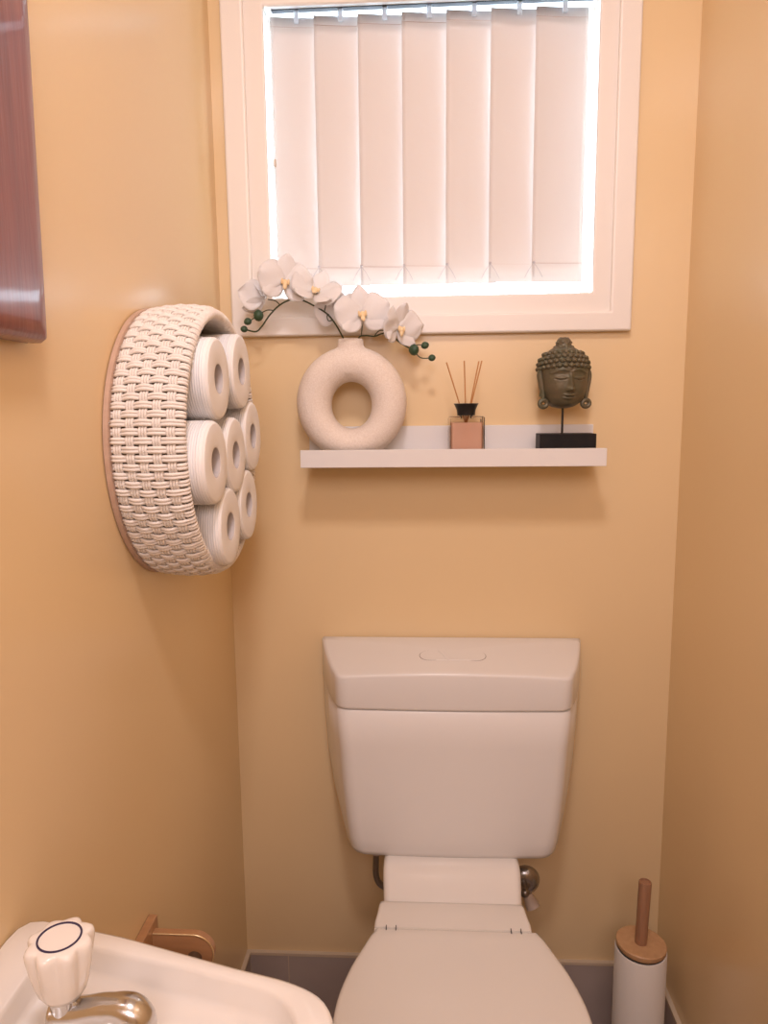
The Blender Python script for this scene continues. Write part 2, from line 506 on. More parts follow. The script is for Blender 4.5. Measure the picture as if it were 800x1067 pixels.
# ------------------------------------------------------------------ orchids
def petal_mesh(L_, W_, curl=0.15, cup=0.1, tipw=0.35):
    NU, NV = 8, 10
    vs = []
    for j in range(NV + 1):
        v = j / NV
        w = W_ * (math.sin(PI * min(1, (v * 0.92 + 0.03))) ** 0.62) * (0.75 + 0.35 * math.sin(PI * v * 0.8))
        for i in range(NU + 1):
            u = (i / NU - .5) * 2
            x = u * w / 2
            z = v * L_ - abs(u) ** 2 * L_ * 0.03
            y = -curl * L_ * v * v * 0.6 + cup * W_ * (u * u) * 0.5 + 0.035 * W_ * math.sin(u * 5 + v * 6)
            vs.append((x, y, z))
    fs = [(r * (NU + 1) + c, r * (NU + 1) + c + 1, (r + 1) * (NU + 1) + c + 1, (r + 1) * (NU + 1) + c) for r in range(NV) for c in range(NU)]
    return vs, fs
def flower(parent, c, facing, size, roll=0.0, openness=0.0, petals=(0, 1, 2, 3, 4), lip=True):
    """five petals around a lip; the flower looks along `facing`"""
    c = Vector(c); fc = Vector(facing).normalized()
    rot = fc.to_track_quat('-Y', 'Z').to_matrix().to_4x4() @ Matrix.Rotation(roll, 4, 'Y')
    # local: flower looks to -Y
    cm = MB().sphere((0, -0.001, 0), 0.0028, 10, 7)
    cm.v = [tuple(c + (rot @ Vector(p))) for p in cm.v]
    fo = build('flower', cm, PETAL, parent)
    spec = [(0, .50, .34, .002), (180 - 52, .48, .33, .002), (180 + 52, .48, .33, .002), (78, .52, .60, -.001), (-78, .52, .60, -.001)]
    for k in petals:
        ang, L_, W_, yo = spec[k]
        vs, fs = petal_mesh(L_ * size, W_ * size, curl=0.10 + openness, cup=0.22)
        R = Matrix.Rotation(math.radians(ang), 4, 'Y') @ Matrix.Rotation(math.radians(8 + openness * 60), 4, 'X')
        vs = [tuple(c + (rot @ (R @ Vector(p) + Vector((0, yo, 0))))) for p in vs]
        po = build('petal', MB().add(vs, fs), PETAL, fo, angle=80)
        so = po.modifiers.new('solid', 'SOLIDIFY'); so.thickness = 0.0006
    if lip:
        lm = MB()
        s = size
        lm.sphere((0, -0.08 * s, -0.05 * s), 0.055 * s, 10, 7, (1, 1.0, 1.2))
        lm.sphere((-0.06 * s, -0.09 * s, -0.03 * s), 0.04 * s, 8, 6, (0.6, 1, 1.4))
        lm.sphere((0.06 * s, -0.09 * s, -0.03 * s), 0.04 * s, 8, 6, (0.6, 1, 1.4))
        lm.sphere((0, -0.11 * s, -0.12 * s), 0.045 * s, 8, 6, (0.9, 0.6, 1.3))
        lm.v = [tuple(c + (rot @ Vector(p))) for p in lm.v]
        lo = build('lip', lm, LIP, fo)
    return fo
def bud(parent, c, r, axis=(0, 0, 1)):
    mb = MB()
    rot = Vector(axis).normalized().to_track_quat('Z', 'X').to_matrix()
    prof = [(0.05, -1.15), (0.5, -1.0), (0.88, -0.5), (1.0, 0), (0.9, 0.5), (0.55, 0.95), (0.1, 1.18)]
    rg = []
    for rr, h in prof:
        rg.append([Vector(c) + rot @ Vector((r * rr * (1 + .05 * math.cos(3 * t)) * math.cos(t), r * rr * (1 + .05 * math.cos(3 * t)) * math.sin(t), r * h * 0.95))
                   for t in [2 * PI * k / 18 for k in range(18)]])
    mb.loft(rg)
    return build('bud', mb, BUD, parent)

YO = -0.075
def pl(pts, y0=YO, y1=None):
    n = len(pts); y1 = y0 if y1 is None else y1
    return [(x, y0 + (y1 - y0) * i / max(1, n - 1), z) for i, (x, z) in enumerate(pts)]
spray = thing('orchid_spray', 'white orchid stem arching left out of the vase, with three dark green buds', 'flower', (VX, VY, 1.40), 'artificial orchid sprays in the ring vase')
mb = MB()
mb.tube(smooth_path([(-0.137, VY, 1.408)] + pl([(-0.147, 1.427), (-0.160, 1.451), (-0.176, 1.471), (-0.200, 1.486), (-0.224, 1.497), (-0.243, 1.497), (-0.264, 1.487), (-0.282, 1.470), (-0.297, 1.450), (-0.308, 1.441), (-0.324, 1.444)], -0.068, YO)), 0.0015, 7)
build('stem', mb, STEM, spray)
for p in (pl([(-0.180, 1.475), (-0.1775, 1.487), (-0.181, 1.498), (-0.190, 1.507)]), pl([(-0.262, 1.488), (-0.270, 1.495), (-0.284, 1.498)]),
          pl([(-0.273, 1.478), (-0.285, 1.479), (-0.297, 1.474)]), pl([(-0.216, 1.494), (-0.226, 1.503), (-0.231, 1.514)]),
          pl([(-0.166, 1.459), (-0.173, 1.458), (-0.1755, 1.466), (-0.172, 1.470)]), pl([(-0.303, 1.470), (-0.313, 1.4635), (-0.323, 1.459)])):
    build('side_stem', MB().tube(smooth_path(p, 5), 0.0010, 6), STEM, spray)
bud(spray, (-0.302, YO, 1.4695), 0.0095); bud(spray, (-0.3225, YO, 1.4590), 0.0068, (0.8, 0, 0.3)); bud(spray, (-0.330, YO, 1.4455), 0.0062, (1, 0, -0.15))
flower(spray, (-0.249, YO - 0.014, 1.527), (0.35, -1, 0.10), 0.098, roll=0.15)
flower(spray, (-0.194, YO - 0.008, 1.508), (0.30, -1, 0.95), 0.096, roll=0.45, openness=0.12)
flower(spray, (-0.295, YO + 0.010, 1.500), (-0.9, 0.4, 0.1), 0.088, roll=0.0, openness=0.3, petals=(0, 1, 3), lip=False)
flower(spray, (-0.155, YO + 0.012, 1.474), (-0.45, 0.7, 0.4), 0.088, roll=0.2, openness=0.1, petals=(0, 2, 3, 4), lip=False)

spray2 = thing('orchid_spray', 'short white orchid stem leaning right out of the vase towards the reed diffuser', 'flower', (VX + 0.004, VY, 1.40), 'artificial orchid sprays in the ring vase')
mb = MB()
mb.tube(smooth_path([(-0.126, VY, 1.408)] + pl([(-0.118, 1.428), (-0.106, 1.431), (-0.089, 1.4295), (-0.075, 1.434), (-0.058, 1.434), (-0.046, 1.420), (-0.029, 1.409), (-0.017, 1.403)], -0.068, YO)), 0.0014, 7)
build('stem', mb, STEM, spray2)
for p in (pl([(-0.113, 1.430), (-0.112, 1.440), (-0.110, 1.455)]), pl([(-0.089, 1.4295), (-0.080, 1.4385), (-0.064, 1.439), (-0.050, 1.440)]),
          pl([(-0.020, 1.407), (-0.010, 1.4125), (0.003, 1.411)]), pl([(-0.015, 1.400), (-0.004, 1.389), (0.015, 1.3885)])):
    build('side_stem', MB().tube(smooth_path(p, 5), 0.0010, 6), STEM, spray2)
bud(spray2, (-0.0165, YO, 1.4035), 0.0095); bud(spray2, (0.0035, YO, 1.4110), 0.0068, (0.8, 0, 0.3)); bud(spray2, (0.0160, YO, 1.3885), 0.0062, (1, 0, 0.15))
flower(spray2, (-0.110, YO - 0.016, 1.468), (0.15, -1, 0.2), 0.100, roll=-0.10)
flower(spray2, (-0.044, YO - 0.010, 1.443), (0.95, -1, -0.1), 0.092, roll=0.1, openness=0.1)

# ------------------------------------------------------------------ reed diffuser
BX, BY = 0.0795, -0.066
diff = thing('reed_diffuser', 'square glass reed diffuser bottle with amber pink liquid, between vase and statue head', 'diffuser', (BX, BY, DECK))
rz = math.radians(0)
def rsq(hw, z, r=0.005, n=5):
    pts = []
    for cx_, cy_, a0 in ((1, 1, 0), (-1, 1, 90), (-1, -1, 180), (1, -1, 270)):
        for k in range(n):
            a = math.radians(a0 + 90 * k / (n - 1))
            pts.append((BX + cx_ * (hw - r) + r * math.cos(a), BY + cy_ * (hw - r) + r * math.sin(a), z))
    return pts
HB = 0.0325
mb = MB().loft([rsq(HB - .002, DECK + .0002), rsq(HB, DECK + 0.002), rsq(HB, 1.2795), rsq(HB - .002, 1.2815), rsq(0.0125, 1.2820, 0.012), rsq(0.0125, 1.2840, 0.012)], cap1=False)
# inner wall
mb.loft([rsq(HB - .0035, DECK + .0062), rsq(HB - .0035, 1.2775), rsq(0.010, 1.2785, .0095), rsq(0.010, 1.2840, .0095)], cap1=False)
build('bottle', mb, GLASS, diff)
build('liquid', MB().loft([rsq(HB - .0038, DECK + .0065), rsq(HB - .0038, 1.2705)]), LIQUID, diff)
build('collar', MB().lathe([(0.0165, 0), (0.0168, 0.003), (0.0178, 0.010), (0.0215, 0.019), (0.0235, 0.0215), (0.0218, 0.0222), (0.012, 0.0195), (0.008, 0.012)], (BX, BY, 1.2835)), BLACK, diff)
for (tx, ty, tz), bx_ in (((0.0425, -0.078, 1.3800), 0.016), ((0.0755, -0.066, 1.3830), 0.002), ((0.1030, -0.055, 1.3825), -0.012), ((0.1075, -0.068, 1.3825), -0.016)):
    top = Vector((tx, ty, tz)); col = Vector((BX + (tx - BX) * 0.30, BY + (ty - BY) * .3, 1.300))
    d = (col - top).normalized(); bot = top + d * ((1.214 - tz) / d.z)
    build('reed', MB().tube([top, bot], 0.00115, 6), REED, diff)

# ------------------------------------------------------------------ statue head on a stand
HXc, HYc = 0.2560, -0.064
stat = thing('head_statue', 'small dark bronze head with closed eyes and curled hair on a black stand', 'statue', (HXc, HYc, DECK))
box('plinth', (0.2125, 0.3145, -0.0890, -0.0390, DECK + .0002, 1.2485), BLACKWOOD, stat, bevel=0.001)
build('support_rod', MB().tube([(HXc + .001, HYc, 1.2480), (HXc + .001, HYc, 1.31)], 0.0021, 10), BLACK, stat)
W = [(0, .006), (.003, .0190), (.010, .0300), (.020, .0370), (.032, .0410), (.048, .0432), (.062, .0440), (.076, .0440), (.088, .0405), (.098, .0325), (.105, .0200), (.109, .001)]
NA, NZ = 150, 130
CH = 1.2945
def gauss(x, s): return math.exp(-(x / s) ** 2)
rings = []
for iz in range(NZ + 1):
    z = 0.109 * (iz / NZ)
    w = max(.0005, sinterp(W, z))
    df = w * 0.98 if z > .02 else w * 0.98
    ring = []
    for k in range(NA):
        a = 2 * PI * k / NA
        sx, sy = math.sin(a), -math.cos(a)
        ex = 0.92
        x = w * math.copysign(abs(sx) ** ex, sx)
        y = df * math.copysign(abs(sy) ** ex, sy)
        if sy < 0:
            d = 0
            # nose
            if 0.028 < z < 0.066:
                t = (0.064 - z) / 0.030
                t = max(0, min(1, t))
                d += (0.0018 + 0.0092 * t) * gauss(x, 0.0026 + 0.0026 * t) * (1 if z > 0.033 else max(0, (z - 0.0285) / 0.0045))
                d += 0.0032 * gauss(abs(x) - 0.0052, 0.0022) * gauss(z - 0.0345, 0.003)
            # brows
            bz = 0.0645 + 0.0045 * math.sin(min(1, abs(x) / 0.030) * PI) - 0.0015 * (abs(x) / 0.03)
            if 0.003 < abs(x) < 0.034: d += 0.0019 * gauss(z - bz, 0.0018)
            # eye sockets, lids and the closed line
            d -= 0.0032 * gauss(abs(x) - 0.0165, 0.0105) * gauss(z - 0.0575, 0.0062)
            d += 0.0040 * gauss(abs(x) - 0.0165, 0.0085) * gauss(z - 0.0545, 0.0042)
            lz = 0.0505 + 0.0022 * ((abs(x) - 0.0165) / 0.010) ** 2
            if abs(abs(x) - 0.0165) < 0.0115: d -= 0.0022 * gauss(z - lz, 0.0010)
            # lips
            lw = 0.0125
            if abs(x) < lw + .003:
                e = max(0, 1 - (abs(x) / lw) ** 2)
                cz = 0.0210 + 0.0014 * (abs(x) / lw) ** 2
                d += (0.0036 * gauss(z - (cz + 0.0026), 0.0018) + 0.0040 * gauss(z - (cz - 0.0030), 0.0022)) * e
                d -= 0.0020 * gauss(z - cz, 0.0009) * (e > 0) * max(0.4, e)
            d += 0.0028 * gauss(x, 0.010) * gauss(z - 0.0075, 0.005)       # chin
            d += 0.0012 * gauss(abs(x) - 0.022, 0.010) * gauss(z - 0.036, 0.010)  # cheeks
            d += 0.0022 * gauss(x, 0.0018) * gauss(z - 0.0715, 0.0022)     # forehead dot
            y -= d
        ring.append((x, y, z))
    rings.append(ring)
ROT = Matrix.Rotation(math.radians(9), 4, 'Z')
def hp(p): return tuple(ROT @ Vector(p) + Vector((HXc, HYc, CH)))
build('head', MB().loft([[hp(p) for p in r] for r in rings]), STATUE, stat, angle=70)
hair = MB()
curls = []
for row, zr in enumerate((0.0765, 0.0850, 0.0930, 0.1000)):
    w = sinterp(W, zr) + 0.0014
    n = max(8, int(2 * PI * w / 0.0102))
    for k in range(n):
        a = 2 * PI * (k + .5 * (row % 2)) / n
        # the hairline dips towards the temples and the nape
        dip = 0.0055 * (1 - max(0, math.cos(a))) if row < 3 else 0.003 * (1 - max(0, math.cos(a)))
        zz = zr - dip
        w2 = sinterp(W, zz) + 0.0002
        hair.sphere((w2 * math.sin(a), -w2 * 0.98 * math.cos(a), zz), 0.0059, 10, 7, (1.0, 0.9, 0.80))
hair.lathe([(0.0400, 0.078), (0.0415, 0.084), (0.0385, 0.093), (0.031, 0.1015), (0.0205, 0.1085), (0.0150, 0.1120), (0.0135, 0.118), (0.0125, 0.1225), (0.0095, 0.1265), (0.0040, 0.1280)], seg=40)
for k in range(9):
    a = 2 * PI * k / 9
    hair.sphere((0.0150 * math.sin(a), -0.0150 * math.cos(a), 0.1100), 0.0045, 8, 6, (1, 1, .8))
for k in range(7):
    a = 2 * PI * (k + .5) / 7
    hair.sphere((0.0118 * math.sin(a), -0.0118 * math.cos(a), 0.1185), 0.0038, 8, 6, (1, 1, .8))
for k in range(5):
    a = 2 * PI * k / 5
    hair.sphere((0.0065 * math.sin(a), -0.0065 * math.cos(a), 0.1255), 0.0034, 8, 6, (1, 1, .8))
hair.v = [hp(p) for p in hair.v]
build('curled_hair', hair, STATUE, stat)
for s in (-1, 1):
    ear = MB()
    ear.tube(smooth_path([(s * .0405, -.004, .064), (s * .0440, -.006, .068), (s * .0462, -.007, .062), (s * .0452, -.008, .052), (s * .0428, -.009, .038), (s * .0405, -.010, .024), (s * .0405, -.011, .016)], 5),
             [0.0032 + 0.0022 * math.sin(PI * i / 30) for i in range(31)], 8)
    ear.tube(smooth_path([(s * .0400, -.001, .060), (s * .0430, -.001, .054), (s * .0410, -.002, .040), (s * .0425, -.003, .022)], 5), 0.0030, 8)
    cx_, cz_ = s * 0.0400, 0.0090
    ear.tube([(cx_ + 0.0068 * math.cos(t), -0.0125, cz_ + 0.0060 * math.sin(t)) for t in [2 * PI * k / 24 for k in range(24)]], 0.0042, 8, closed=True)
    ear.v = [hp(p) for p in ear.v]
    build('ear', ear, STATUE, stat)

# ------------------------------------------------------------------ wall basket
KC = Vector((XL, -0.365, 1.2515))
bask = thing('wall_basket', 'round cream woven cord basket fixed to left wall, packed with toilet rolls', 'basket', tuple(KC))
def bp_(r, a, d): return (XL + d, KC.y + r * math.cos(a), KC.z + r * math.sin(a))
build('backing_board', MB().lathe([(0.1880, 0.0005), (0.1925, 0.0015), (0.1925, 0.0075), (0.1880, 0.009)], (XL, KC.y, KC.z), 'x', 96), BACKWOOD, bask)
core = MB().lathe([(0.1835, 0.012), (0.1865, 0.04), (0.1850, 0.092), (0.1815, 0.092), (0.1815, 0.013)], (XL, KC.y, KC.z), 'x', 96, caps=False)
build('gap_shade_shell', core, CORE, bask)  # plain inner shell whose colour darkens the gaps between cords
def RB(d): return 0.1880 + 0.0045 * math.sin(PI * (d - 0.012) / 0.085)
NROW, NCOL = 110, 5
D0, D1 = 0.0095, 0.094
cp = (D1 - D0) / NCOL
cords = MB()
for row in range(NROW):
    ph = row % 2
    for sub_ in (-1, 1):
        a = 2 * PI * (row + sub_ * 0.195) / NROW
        pts = []
        n = NCOL * 4
        for i in range(n + 1):
            d = D0 + (D1 - D0) * i / n
            wv = math.sin(PI * (d - D0) / cp * 1.0 + PI * ph)
            pts.append(bp_(RB(d) + 0.0027 * (math.copysign(abs(wv) ** 0.7, wv) + 0.25), a, d))
        for k in range(1, 7):      # roll over the rim and run back inside
            t = PI * k / 6
            pts.append(bp_(RB(D1) - 0.0055 + 0.0055 * math.cos(t), a, D1 + 0.0065 * math.sin(t)))
        pts.append(bp_(0.1795, a, 0.070)); pts.append(bp_(0.1795, a, 0.045))
        cords.tube(pts, 0.00238, 6, caps=True)
build('woven_cord', cords, CORD, bask, angle=180)
bands = MB()
for c_ in range(NCOL):
    for sub_ in (-1, 0, 1):
        d = D0 + (c_ + .5) * cp + sub_ * 0.0035
        pts = []
        n = NROW * 4
        for i in range(n):
            row = i / 4
            # outward where the axial cords dip inward
            wv = math.sin(PI * (c_ + .5) + PI * 0) * math.cos(PI * row)
            pts.append(bp_(RB(d) - 0.0026 * wv, 2 * PI * row / NROW, d))
        bands.tube(pts, 0.0019, 5, closed=True)
build('woven_band', bands, CORD, bask, angle=180)

# ------------------------------------------------------------------ toilet rolls
RR = 0.0555
def make_roll():
    root = thing('toilet_roll', '', 'toilet roll', (0, 0, 0), 'toilet rolls in the wall basket')
    mb = MB()
    prof = [(0.0205, -0.0475), (0.0500, -0.0475), (RR, -0.042)]
    n = 44
    for i in range(1, n):
        h = -0.042 + 0.080 * i / n
        prof.append((RR - 0.0003 + (0.0004 if i % 2 else -0.0005), h))
    prof += [(RR, 0.040), (RR - 0.0006, 0.0445), (RR - 0.0024, 0.0472), (RR - 0.0055, 0.0481), (0.0240, 0.0482), (0.0205, 0.0475), (0.0205, -0.0475)]
    mb.lathe(prof, (0, 0, 0), 'x', 64, caps=False)
    build('paper', mb, PAPER, root, angle=60)
    ct = MB().lathe([(0.0205, -0.047), (0.0205, 0.0473), (0.0197, 0.0473), (0.0197, -0.047), (0.0205, -0.047)], (0, 0, 0), 'x', 40, caps=False)
    build('cardboard_tube', ct, mat('cardboard', (0.62, 0.56, 0.54), 0.9), root)
    return root
def copy_tree(o, parent=None):
    c = o.copy(); COL.objects.link(c); c.parent = parent
    for ch in list(o.children): copy_tree(ch, c)
    return c
roll0 = make_roll()
spots = [(-0.3705, 1.2325, .1180, 'toilet roll at the centre of the seven in the basket'),
         (-0.4440, 1.3240 + .0165, .1175, 'toilet roll at the upper left of the basket, nearest the rim'),
         (-0.3235, 1.3560, .1190, 'topmost toilet roll in the basket, closest to the window corner'),
         (-0.4860, 1.2300, .1210, 'toilet roll at the far left of the basket, middle height'),
         (-0.2605, 1.2560, .1180, 'toilet roll at the far right of the basket, under the topmost one'),
         (-0.3000, 1.1490, .1170, 'toilet roll at the lower right of the basket, beside the lowest one'),
         (-0.4205, 1.1340, .1190, 'lowest toilet roll in the basket, resting on the woven rim')]
for i, (y, z, d, lab) in enumerate(spots):
    o = roll0 if i == 0 else copy_tree(roll0)
    o.location = (XL + d - 0.0482 , y, z)
    o.rotation_euler = (i * 0.9, 0, 0)
    o['label'] = lab

# ------------------------------------------------------------------ red wooden board on the left wall
brd = thing('carved_board', 'dark red polished wooden board hung high on the left wall', 'wall art', (XL, -0.9, 1.366))
mb = MB()
y0, y1, z0, z1 = -1.13, -0.7120, 1.366, 2.02
def rr_ring(x, ins, r=0.005):
    pts = []
    for cy, cz, a0 in ((y1, z1, 0), (y0, z1, 90), (y0, z0, 180), (y1, z0, 270)):
        sy, sz = (-1 if cy == y1 else 1), (-1 if cz == z1 else 1)
        for k in range(6):
            a = math.radians(a0 + 90 * k / 5)
            lean = 0.022 * (cz - z0) / (z1 - z0) if cy == y1 else 0
            pts.append((x, cy + lean + sy * (r + ins) + r * math.cos(a), cz + sz * (r + ins) + r * math.sin(a)))
    return pts
mb.loft([rr_ring(XL + .0005, 0.004), rr_ring(XL + .004, 0.0), rr_ring(XL + .0075, 0.0015), rr_ring(XL + .009, 0.0), rr_ring(XL + .018, 0.0), rr_ring(XL + .024, 0.003), rr_ring(XL + .027, 0.009), rr_ring(XL + .0275, 0.02)])
build('board', mb, REDWOOD, brd)

# ------------------------------------------------------------------ toilet
CX = 0.0530
wc = thing('toilet', 'cream white close coupled toilet with dual flush cistern and closed lid', 'toilet', (CX, -0.35, FL))
def cis_ring(z, wbk, wf, yb, yf, r, bow, zf=None):
    pts = []
    def P(x, y): pts.append((CX + x, y, zf(x, y) if zf else z))
    nS, nC, nF = 8, 9, 18
    L_ = []
    dx, dy = (wf - wbk), (yf - yb)
    ln = math.hypot(dx, dy)
    ux, uy = dx / ln, dy / ln
    for i in range(nS): # left side going front
        t = i / nS * (1 - r / ln)
        bulge = 0.004 * math.sin(PI * t)
        L_.append((-(wbk + dx * t) - bulge, yb + dy * t))
    # corner arc by quadratic bezier
    A = (-(wbk + dx * (1 - r / ln)), yb + dy * (1 - r / ln)); B = (-wf, yf); Cc = (-(wf - r), yf - 0.0)
    for i in range(nC):
        t = i / nC
        L_.append(((1 - t) ** 2 * A[0] + 2 * t * (1 - t) * B[0] + t * t * Cc[0], (1 - t) ** 2 * A[1] + 2 * t * (1 - t) * B[1] + t * t * Cc[1]))
    Fp = []
    for i in range(nF + 1):
        x = -(wf - r) + 2 * (wf - r) * i / nF
        Fp.append((x, yf - bow * (1 - (x / (wf - r)) ** 2)))
    for p in L_: P(*p)
    for p in Fp: P(*p)
    for p in reversed(L_): P(-p[0], p[1])
    return pts
YBK = -0.006
body = []
#        z     wback  wfront  yf
prof = [(0.4540, 0.185, 0.165, -0.150, .03), (0.4550, 0.208, 0.180, -0.160, .03), (0.4585, 0.218, 0.1875, -0.1660, .03), (0.4680, 0.2260, 0.1915, -0.1690, .028), (0.490, 0.2340, 0.1935, -0.1705, .026),
        (0.53, 0.2450, 0.1970, -0.1712, .024), (0.60, 0.2540, 0.2025, -0.1716, .024), (0.68, 0.2590, 0.2070, -0.1718, .024), (0.7485, 0.2605, 0.2110, -0.1720, .024), (0.7500, 0.2575, 0.2095, -0.1705, .024)]
for z, wbk, wf, yf, r in prof: body.append(cis_ring(z, wbk, wf, YBK, yf, r, 0.004))
build('cistern', MB().loft(body), PLASTIC, wc, angle=60)
def ztop(x, y):
    t = min(1, max(0, (y + 0.172) / 0.166))
    return (0.8235 + 0.0260 * t) - 0.0135 * (x / 0.26) ** 2
lid = []
lid.append(cis_ring(0.7515, 0.2580, 0.2100, YBK, -0.1710, .024, .004))
lid.append(cis_ring(0.7530, 0.2600, 0.2122, YBK, -0.1732, .024, .004))
def scaled(ring, s, dz):
    out = []
    for x, y, z in ring:
        xx = (x - CX) * s; yy = -0.089 + (y + 0.089) * s
        out.append((CX + xx, yy, ztop(xx, yy) + dz))
    return out
outer = cis_ring(0, 0.2620, 0.2135, YBK, -0.1742, .024, .004)
lid.append([(x, y, 0.757) for x, y, z in outer]); lid.append([(x, y, 0.80) for x, y, z in outer])
lid.append([(x, y, ztop(x - CX, y) - 0.0060) for x, y, z in outer])
lid.append(scaled(outer, 0.995, -0.0028)); lid.append(scaled(outer, 0.985, -0.0007)); lid.append(scaled(outer, 0.97, 0))
for s in (.85, .7, .5, .3, .12, .02): lid.append(scaled(outer, s, 0))
build('cistern_lid', MB().loft(lid), PLASTIC, wc, angle=60)
# dual flush button: thin plate coloured dark for the shade in the gaps, two raised plates
def stadium(x0, x1, yc, hr, inset, z_off, flat_right=None, flat_left=None, slant=0.010):
    pts = []
    r = hr - inset
    n = 10
    if flat_right is None:
        for k in range(n + 1):
            a = -PI / 2 + PI * k / n
            pts.append((x1 - hr + r * math.cos(a), yc + r * math.sin(a)))
    else:
        pts += [(flat_right + slant - inset, yc - r), (flat_right - slant - inset, yc + r)]
    if flat_left is None:
        for k in range(n + 1):
            a = PI / 2 + PI * k / n
            pts.append((x0 + hr + r * math.cos(a), yc + r * math.sin(a)))
    else:
        pts += [(flat_left - slant + inset, yc + r), (flat_left + slant + inset, yc - r)]
    return [(x, y, ztop(x - CX, y) + z_off) for x, y in pts]
bx0, bx1, byc = -0.008, 0.1165, -0.108
def plate(name, args, kw, o0, o1, m):
    a = stadium(*args, 0.0, o0, **kw); b = stadium(*args, 0.0, o1 - .0004, **kw); c = stadium(*args, 0.0005, o1, **kw)
    return build(name, MB().loft([a, b, c]), m, wc, angle=30)
plate('button_gap_shade', (bx0 - .0011, bx1 + .0011, byc, 0.0191), {}, -0.002, 0.0002, mat('recess', (0.12, 0.08, 0.06), 0.6))
plate('flush_button', (bx0, bx1, byc, 0.018), {'flat_right': 0.0335}, -0.001, 0.0007, PLASTIC)
plate('flush_button', (bx0, bx1, byc, 0.018), {'flat_left': 0.0362}, -0.001, 0.0009, PLASTIC)

# pan: bowl, neck and foot
HW = [(-0.772, 0.0), (-0.768, 0.035), (-0.755, 0.075), (-0.735, 0.105), (-0.70, 0.137), (-0.65, 0.164), (-0.59, 0.180), (-0.53, 0.1845), (-0.47, 0.1825), (-0.41, 0.1690), (-0.364, 0.1520), (-0.340, 0.1430), (-0.322, 0.1330)]
def outline(s=1.0, inset=0.0, ymin=-0.772, ymax=-0.322, n=40):
    L_ = []
    for i in range(n + 1):
        t = i / n
        # denser near the front tip
        y = ymin + (ymax - ymin) * (1 - math.cos(t * PI / 2)) if False else ymin + (ymax - ymin) * t ** 1.6
        hw = max(0, sinterp(HW, y))
        if i == 0: hw = 0
        L_.append((hw, y))
    pts = [(h, y) for h, y in L_] + [(-h, y) for h, y in reversed(L_[1:])]
    cy = (ymin + ymax) / 2
    out = []
    for x, y in pts:
        kx = s * (1 - inset / 0.18); ky = s * (1 - inset / 0.225)
        out.append((CX + x * kx, cy + (y - cy) * ky))
    return out
def at_z(o, z, dome=0.0):
    return [(x, y, z + dome) for x, y in o]
pan = MB()
rimr = [at_z(outline(0.62), FL), at_z(outline(0.62), 0.03), at_z(outline(0.58), 0.12), at_z(outline(0.66), 0.22), at_z(outline(0.86), 0.32), at_z(outline(0.94, 0), 0.38), at_z(outline(0.955), 0.400), at_z(outline(0.93), 0.4035)]
pan.loft(rimr)
# neck from under the cistern forward to the hinge
neck = []
for y, zt, hw, zb in ((-0.012, 0.4575, 0.1180, 0.16), (-0.08, 0.4580, 0.1205, 0.14), (-0.172, 0.4585, 0.1228, 0.12), (-0.183, 0.4578, 0.1226, 0.12), (-0.193, 0.4545, 0.1224, 0.12), (-0.205, 0.4450, 0.1218, 0.12),
                      (-0.222, 0.4310, 0.1205, 0.12), (-0.250, 0.4180, 0.1190, 0.12), (-0.300, 0.4080, 0.1240, 0.12), (-0.36, 0.4035, 0.1300, 0.12), (-0.44, 0.4030, 0.12, 0.12)):
    r = 0.012; rg = []
    for sx, a0 in ((1, 0), (-1, 90)):
        for k in range(7):
            a = math.radians(a0 + 90 * k / 6)
            rg.append((CX - 0.003 + sx * (hw + 0.0045 - r) + r * math.cos(a), y, zt - r + r * math.sin(a)))
    rg += [(CX - hw - 0.004, y, zt - 0.06), (CX - hw * 0.80, y, zb + .08), (CX - hw * 0.72, y, FL), (CX + hw * 0.72, y, FL), (CX + hw * 0.80, y, zb + .08), (CX + hw - 0.003, y, zt - 0.06)]
    neck.append(rg)
pan.loft(neck)
build('pan', pan, CERAMIC, wc, angle=60)
seat = MB().loft([at_z(outline(0.985), 0.4045), at_z(outline(1.0), 0.407), at_z(outline(1.0), 0.4145), at_z(outline(0.99), 0.4165)])
build('seat', seat, SEATP, wc, angle=60)
ld = [at_z(outline(0.99), 0.4172), at_z(outline(1.005), 0.4190), at_z(outline(1.006), 0.4240), at_z(outline(1.0), 0.4280), at_z(outline(0.985), 0.4302), at_z(outline(0.965), 0.4312)]
for s in (.9, .75, .55, .35, .15, .03): ld.append(at_z(outline(s), 0.4312 + 0.003 * (1 - s)))
build('seat_lid', MB().loft(ld), SEATP, wc, angle=60)
# hinge block behind the lid
hb = []
for y, zt, hw in ((-0.253, 0.4195, 0.1210), (-0.254, 0.4270, 0.1250), (-0.258, 0.4310, 0.1268), (-0.268, 0.4330, 0.1278), (-0.290, 0.4330, 0.1298), (-0.308, 0.4325, 0.1325), (-0.3225, 0.4312, 0.1325), (-0.3230, 0.4250, 0.1325)):
    r = 0.006; rg = []
    for sx, a0 in ((1, 0), (-1, 90)):
        for k in range(5):
            a = math.radians(a0 + 90 * k / 4)
            rg.append((CX - 0.006 + sx * (hw - r) + r * math.cos(a), y, zt - r + r * math.sin(a)))
    rg += [(CX - 0.006 - hw, y, 0.406), (CX - 0.006 + hw, y, 0.406)]
    hb.append(rg)
build('hinge_cover', MB().loft(hb), SEATP, wc, angle=60)
for xs in (-0.0655, 0.1435):
    hgm = MB()
    for dx in (0.0, 0.0165):
        hgm.box(xs + dx, xs + dx + 0.0013, -0.3300, -0.3200, 0.425, 0.4333)  # solid dark boxes; their colour stands for shade in the hinge gaps
    build('hinge_slit_shade', hgm, SLOT, wc, smooth=False)
